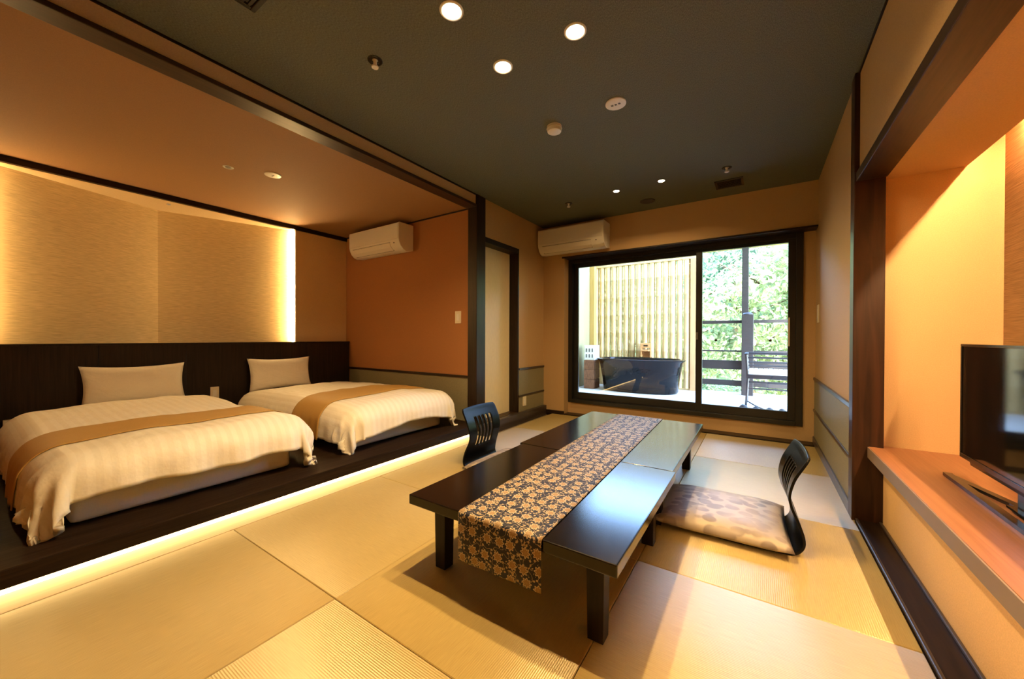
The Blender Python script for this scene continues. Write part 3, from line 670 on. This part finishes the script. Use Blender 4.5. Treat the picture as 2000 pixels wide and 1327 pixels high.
zabuton(-1.500, 2.345, 0.60, 0.56, 0.020, R(-1), 'flat leaf print cushion on the chair beside the beds')

# ------------------------------------------------------------------ television
tv = empty('television', (0.72, 1.88, 0.415), 'black flat television standing on the counter', 'television')
YT0, YT1, TX = 1.40, 2.315, 0.700
box('screen', TX, TX+.010, YT0+.010, YT1-.010, 0.530, 0.968, GLOSSB, tv, 0.001)
bm = bmesh.new()
for a in ((YT0, YT1, 0.968, 0.978), (YT0, YT1, 0.512, 0.530), (YT0, YT0+.010, 0.530, 0.968), (YT1-.010, YT1, 0.530, 0.968)): addbox(bm, TX-.003, TX+.020, a[0], a[1], a[2], a[3], .001, 1)
finish(bm, 'bezel', BLACKP, tv)
prism('rear_shell', [(TX+.012, 0.514), (TX+.045, 0.535), (TX+.060, 0.60), (TX+.050, 0.90), (TX+.012, 0.976)], 'y', YT0+.004, YT1-.004, BLACKP, tv, 0.003)
prism('speaker_bar', [(TX+.004, 0.513), (TX+.008, 0.494), (TX+.034, 0.494), (TX+.044, 0.530)], 'y', YT0+.06, YT1-.06, BLACKP, tv, 0.003)
box('stand_neck', TX+.012, TX+.036, 1.78, 1.94, 0.430, 0.505, BLACKP, tv, 0.004)
sb = empty('stand', (0.72, 1.86, 0.415), None, None); sb.parent = tv; sb.location = (0, -0.02, 0)
bm = bmesh.new()
def bar(p, q, w, z0, z1):
    p, q = Vector((*p, 0)), Vector((*q, 0)); d = (q-p).normalized(); n_ = Vector((-d.y, d.x, 0))*w/2
    A = [p+n_, q+n_, q-n_, p-n_]; lo = [bm.verts.new((v.x, v.y, z0)) for v in A]; hi = [bm.verts.new((v.x, v.y, z1)) for v in A]
    bm.faces.new(lo[::-1]); bm.faces.new(hi)
    for i in range(4): bm.faces.new((lo[i], lo[(i+1)%4], hi[(i+1)%4], hi[i]))
bar((0.672, 2.345), (0.672, 1.375), 0.026, 0.416, 0.430)
finish(bm, 'front_bar', BLACKP, sb)
bm = bmesh.new(); bar((0.676, 2.315), (0.745, 2.03), 0.026, 0.4165, 0.428); bar((0.745, 2.04), (0.745, 1.68), 0.03, 0.4165, 0.4285); bar((0.745, 1.69), (0.676, 1.405), 0.026, 0.4165, 0.428)
finish(bm, 'rear_loop', BLACKP, sb)
bm = bmesh.new(); bar((0.728, 1.98), (0.728, 1.74), 0.05, 0.4285, 0.436); finish(bm, 'foot_plate', BLACKP, sb)

# ------------------------------------------------------------------ terrace
ZD = 0.10
deck = struct('floor_terrace', -2.74, 2.2, 4.64, 7.22, 0.0, 0.070, plain('deck_joists', (0.12, 0.10, 0.08), 0.9), 'pale boarded terrace floor outside the window', 'terrace')
nb = 18; bw = (7.22-4.645)/nb; pm = None
for i in range(nb):
    y0 = 4.645+i*bw
    if pm is None:
        pl = box('deck_plank', -2.74, 2.2, y0+.003, y0+bw-.003, 0.070, ZD, DECK, deck, 0.002, 1); pm = pl.data; l0 = pl.location.copy()
    else:
        o = bpy.data.objects.new('deck_plank', pm); COL.objects.link(o); o.parent = deck; o.location = l0 + Vector((0, i*bw, 0))
struct('wall_terrace', -2.90, -2.74, 4.64, 7.25, 0.0, 2.75, OUTWALL, 'pale yellow terrace wall left of the bath', 'wall')
struct('ceiling_eave', -2.75, 2.2, 4.64, 5.00, 2.50, 2.62, OUTWALL, 'pale eave over the terrace window', 'eave')
struct('trim_12', -2.738, -2.645, 6.86, 6.96, ZD, 2.6, POSTW, 'ochre wooden post at the left end of the bamboo screen', 'post', 0.004)
struct('wall_sun_block', -3.2, 2.6, 4.30, 4.64, 2.62, 8.2, OUTWALL, 'added unseen wall above the window, shading the terrace', 'wall')  # unseen wall, added to keep direct sun off the deck and bamboo screen
# bamboo screen
fe = empty('bamboo_screen', (-1.7, 7.02, ZD), 'screen of upright pale bamboo poles behind the bath', 'screen')
np_ = 15; xa, xb = -2.66, -1.035; pd = (xb-xa)/(np_-1); bmm = None
for i in range(np_):
    x = xa+i*pd
    if bmm is None:
        bm = bmesh.new(); lathe(bm, (x, 7.02, 0), [(.053, ZD+.03)] + [q for k in range(1, 7) for q in ((.053, ZD+k*.33-.012), (.0565, ZD+k*.33), (.053, ZD+k*.33+.012))] + [(.053, 2.345)], 16)
        o = finish(bm, 'bamboo_pole', BAMBOO, fe, 40); bmm = o.data; l0 = o.location.copy()
    else:
        o = bpy.data.objects.new('bamboo_pole', bmm); COL.objects.link(o); o.parent = fe; o.location = l0+Vector((i*pd, 0, 0)); o.rotation_euler.z = i*1.3
box('top_beam', -2.73, -0.84, 6.96, 7.08, 2.345, 2.42, BAMBOO, fe, 0.004); box('bottom_rail', -2.71, -0.94, 6.99, 7.05, ZD, ZD+.03, BAMBOO, fe, 0.003)
box('end_post', -0.975, -0.885, 6.96, 7.07, ZD, 2.345, wood('end_post_wood', (0.46, 0.25, 0.11), (0.55, 0.32, 0.15), (30, 30, 2), 0.5), fe, 0.004)
box('dark_post', -0.88, -0.80, 6.98, 7.08, ZD, 2.60, OUTDARK, fe, 0.004)
# railing
ra = empty('terrace_railing', (0.4, 7.05, ZD), 'dark wooden terrace railing before the green hillside', 'railing')
box('tall_post', -0.232, -0.140, 7.00, 7.09, ZD, 2.60, OUTDARK, ra, 0.004); box('newel_post', -0.225, -0.070, 6.86, 6.99, ZD, 1.36, OUTDARK, ra, 0.006)
bm = bmesh.new(); lathe(bm, (-0.1475, 6.925, 1.36), [(.070, 0), (.074, .012), (.055, .035), (.02, .045)], 20); finish(bm, 'post_cap', OUTDARK, ra, 50)
for z0, z1, nm in ((1.235, 1.285, 'rail'), (0.775, 0.800, 'rail'), (0.49, 0.635, 'board'), (0.225, 0.315, 'board')):
    box(nm, -0.80, 2.2, 7.01, 7.05, z0, z1, OUTDARK, ra, 0.003)
box('tall_post', 1.60, 1.69, 7.00, 7.09, ZD, 2.60, OUTDARK, ra, 0.004); box('head_beam', -0.80, 2.2, 6.99, 7.09, 2.44, 2.56, POSTW, ra, 0.004)
# bath tub
tub = empty('bath_tub', (-1.68, 6.50, ZD), 'black glazed oval bath tub on the terrace', 'bath tub')
def oval(z, rx, ry, n=48, e=2.6):
    pts = []
    for i in range(n):
        a = 2*math.pi*i/n; c_, s__ = math.cos(a), math.sin(a)
        pts.append((-1.68+rx*math.copysign(abs(c_)**(2/e), c_), 6.455+ry*math.copysign(abs(s__)**(2/e), s__), z))
    return pts
bm = bmesh.new(); rings = [[bm.verts.new(p) for p in oval(z, rx, ry)] for z, rx, ry in
    ((ZD+.002, .58, .33), (ZD+.02, .60, .35), (.30, .62, .36), (.50, .655, .375), (.595, .675, .39), (.618, .705, .415), (.640, .712, .420), (.650, .695, .405), (.645, .64, .36), (.60, .61, .335), (.30, .54, .29), (.24, .40, .2))]
for A, B in zip(rings, rings[1:]):
    for i in range(48): bm.faces.new((A[i], A[(i+1)%48], B[(i+1)%48], B[i]))
bm.faces.new(rings[0][::-1]); bm.faces.new(rings[-1]); finish(bm, 'shell', TUBM, tub, 50)
bm = bmesh.new(); bm.faces.new([bm.verts.new(p) for p in oval(.585, .60, .328)]); finish(bm, 'water', WATER, tub, 0)
# wooden spout box behind the tub, block pedestal and pierced white block
t = empty('bath_spout', (-1.62, 6.93, 0.60), 'small cypress spout box behind the bath tub', 'spout')
SX = -1.74
box('box_body', SX-.03, SX+.16, 6.83, 6.94, 0.82, 0.905, CYPRESS, t, 0.003); box('box_cheek', SX-.03, SX-.005, 6.83, 6.94, 0.66, 0.82, CYPRESS, t, 0.002); box('box_cheek', SX+.135, SX+.16, 6.83, 6.94, 0.66, 0.82, CYPRESS, t, 0.002)
box('channel', SX+.0, SX+.13, 6.77, 6.935, 0.76, 0.785, CYPRESS, t, 0.002); box('slot', SX+.03, SX+.10, 6.822, 6.83, 0.845, 0.872, BLACKP, t); box('pedestal', SX+.0, SX+.13, 6.905, 6.945, ZD, 0.76, CYPRESS, t, 0.002)
bp = empty('block_pillar', (-2.47, 6.35, ZD), 'brown stacked block pillar beside the bath tub', 'pillar')
for k in range(3): box('block', -2.585, -2.40, 6.22, 6.50, ZD+k*.168, ZD+k*.168+.164, BLOCK, bp, 0.006)
pb = empty('pierced_block', (-2.47, 6.36, ZD+.504), 'white pierced block on top of the brown pillar', 'block')
box('body', -2.585, -2.395, 6.24, 6.48, ZD+.504, 0.86, plain('white_block', (0.80, 0.80, 0.78), 0.7), pb, 0.006)
for i in range(3):
    for k in range(2): box('opening', -2.560+i*.055, -2.535+i*.055, 6.236, 6.242, 0.645+k*.10, 0.645+k*.10+.062, GREYP, pb, 0.004)
# terrace chair
MET = plain('dark_metal', (0.018, 0.018, 0.024), 0.4)
tc = empty('terrace_chair', (0.18, 5.75, ZD), 'dark slatted metal armchair with a pale seat on the terrace', 'chair')
CX0, CX1, CY0, CY1 = -0.135, 0.42, 5.62, 6.15
for x in (CX0, CX1):
    for y in (CY0, CY1):
        bm = bmesh.new(); rod(bm, (x, y, ZD), (x+(0.02 if x == CX0 else -.02), y, 0.50), .013); rod(bm, (x+(0.02 if x == CX0 else -.02), y, 0.50), (x, y, 0.80), .013); finish(bm, 'leg', MET, tc, 50)
box('seat', CX0+.02, CX1-.02, CY0, CY1, 0.535, 0.575, plain('pale_seat', (0.70, 0.70, 0.74), 0.7), tc, 0.008)
for i in range(9): 
    x = CX0+.03+i*.055; box('seat_slat', x, x+.045, CY0-.01, CY1, 0.575, 0.583, WHITE, tc, 0.002)
bm = bmesh.new(); addbox(bm, CX0, CX1, CY0-.015, CY0+.012, 0.485, 0.535, .004); finish(bm, 'seat_rail', MET, tc); box('seat_rail', CX0, CX1, CY1-.012, CY1+.015, 0.485, 0.535, MET, tc, .004)
for z0, z1 in ((0.715, 0.740), (0.655, 0.675), (0.610, 0.628)): box('back_slat', CX0, CX1, CY1-.01, CY1+.012, z0, z1, MET, tc, 0.004)
for x in (CX0, CX1): box('arm', x-.02, x+.02, CY0-.03, CY1+.02, 0.785, 0.805, MET, tc, 0.006)
box('back_top', CX0-.02, CX1+.02, CY1-.015, CY1+.02, 0.770, 0.805, MET, tc, 0.006)
for z0, z1 in ((0.435, 0.455), (0.375, 0.405), (0.29, 0.312)): box('stretcher', CX0+.01, CX1-.01, CY1-.01, CY1+.01, z0, z1, MET, tc, 0.004)
bm = bmesh.new()
for k in range(10):
    a, c_ = k/10, (k+1)/10; f = lambda q: (CX0+.01+q*.25, CY0, 0.20-.10*math.sin(q*math.pi/2))
    rod(bm, f(a), f(c_), .008, 8)
finish(bm, 'curved_brace', MET, tc, 50)
# rounded dark stones just outside the sill
for i, (x, r) in enumerate(((-0.138, .062), (-0.026, .056), (0.100, .058), (0.212, .056))):
    bm = bmesh.new(); bmesh.ops.create_icosphere(bm, subdivisions=3, radius=1)
    for v in bm.verts: 
        k = 1+noise.noise(v.co*1.5+Vector((i*7, 0, 0)))*.12; v.co = Vector((v.co.x*r*k+x, v.co.y*r*k+4.83, max(-.45, v.co.z)*r*2.0*k+ZD+.045))
    tag(finish(bm, 'terrace_stone', STONE, None, 180), ['rounded dark stone outside the sill by the chair leg', 'rounded dark stone second from the chair leg', 'rounded dark stone third from the chair leg', 'rounded dark stone by the right edge of the window'][i], 'stone', 'row of stones outside the sill')

# ------------------------------------------------------------------ hillside and trees
bm = bmesh.new(); G = {}
for i in range(41):
    for j in range(31):
        x = -14+i*28/40; y = 7.6+j*20/30; G[i, j] = bm.verts.new((x, y, -2.6+max(0, (y-8.5))*0.62+noise.noise(Vector((x*.35, y*.35, 2)))*.7))
for i in range(40):
    for j in range(30): bm.faces.new((G[i, j], G[i+1, j], G[i+1, j+1], G[i, j+1]))
tag(finish(bm, 'ground_hillside', SLOPE, None, 180), 'green hillside rising beyond the terrace', 'hillside', kind='structure')
random.seed(11)
def tree(x, y, z0, h, rad, n, leaf, m, label, bushy=False):
    t = empty('broadleaf_tree', (x, y, z0), label, 'tree', 'trees on the hillside')
    bm = bmesh.new(); top = z0+h*.8; p = Vector((x, y, z0-.3)); k = 6
    for i in range(k):
        q = Vector((x+random.uniform(-.1, .1)*i*.4, y+random.uniform(-.1, .1), z0-.3+(h*.85+.3)*(i+1)/k)); rod(bm, p, q, .10*(1-i/k)+.02, 8, .10*(1-(i+1)/k)+.02); p = q
        if i > 1:
            for _ in range(2):
                a = random.uniform(0, 6.28); rod(bm, q, q+Vector((math.cos(a)*rad*.7, math.sin(a)*rad*.7, rad*.3)), .03, 6, .008)
    finish(bm, 'trunk', BARK, t, 60)
    blobs = []
    for i in range(16):
        a = random.uniform(0, 6.28); rr = rad*math.sqrt(random.random())*.8; zz = z0+h*random.uniform(.15 if bushy else .35, .95)
        blobs.append((Vector((x+rr*math.cos(a), y+rr*math.sin(a), zz)), rad*random.uniform(.32, .55)))
    bm = bmesh.new()
    for i in range(n):
        c, r = random.choice(blobs); d = Vector((random.gauss(0, 1), random.gauss(0, 1), random.gauss(0, 1))).normalized()
        p = c+d*r*random.uniform(.6, 1.0); nrm = (d+Vector((random.gauss(0, .5), random.gauss(0, .5), random.gauss(.4, .5)))).normalized()
        u = nrm.orthogonal().normalized(); u = (Matrix.Rotation(random.uniform(0, 6.28), 3, nrm) @ u); v = nrm.cross(u); s_ = leaf*random.uniform(.6, 1.25)
        q = [p-u*s_*.5, p+v*s_*.24+nrm*s_*.05, p+u*s_*.5, p-v*s_*.24+nrm*s_*.05]
        bm.faces.new([bm.verts.new(a_) for a_ in q])
    me = bpy.data.meshes.new('foliage'); bm.to_mesh(me); bm.free(); me.materials.append(m)
    for v in me.vertices: v.co -= Vector((x, y, z0))
    o = bpy.data.objects.new('foliage', me); COL.objects.link(o); o.parent = t; o['kind'] = 'stuff'
tree(-0.15, 10.2, -1.7, 4.6, 1.5, 5200, .15, LEAF1, 'pale leafy tree directly behind the railing post')
tree(-1.30, 9.6, -1.9, 4.2, 1.3, 4200, .14, LEAF1, 'pale leafy tree behind the end of the bamboo screen')
tree(1.25, 10.6, -1.5, 4.9, 1.6, 5000, .15, LEAF1, 'pale leafy tree right of the railing post')
tree(-2.9, 9.8, -1.8, 4.4, 1.5, 3600, .15, LEAF1, 'leafy tree showing between the bamboo poles')
tree(-4.8, 10.6, -1.5, 4.6, 1.7, 3000, .17, LEAF2, 'leafy tree behind the left end of the bamboo screen')
tree(-0.6, 13.0, 0.2, 4.0, 2.2, 5000, .18, LEAF2, 'taller green tree higher up the hillside')
tree(1.3, 14.5, 1.2, 3.6, 2.2, 4500, .20, LEAF2, 'tall bluish green tree at the top right of the window view')
tree(3.4, 11.5, -0.8, 4.4, 1.8, 2500, .18, LEAF1, 'leafy tree at the right end of the hillside')
tree(-0.55, 8.5, -2.3, 2.5, 0.75, 2600, .10, LEAF2, 'low dark green shrub below the railing', True)
tree(0.75, 8.6, -2.3, 2.3, 0.8, 2400, .10, LEAF1, 'low pale shrub below the railing by the chair', True)
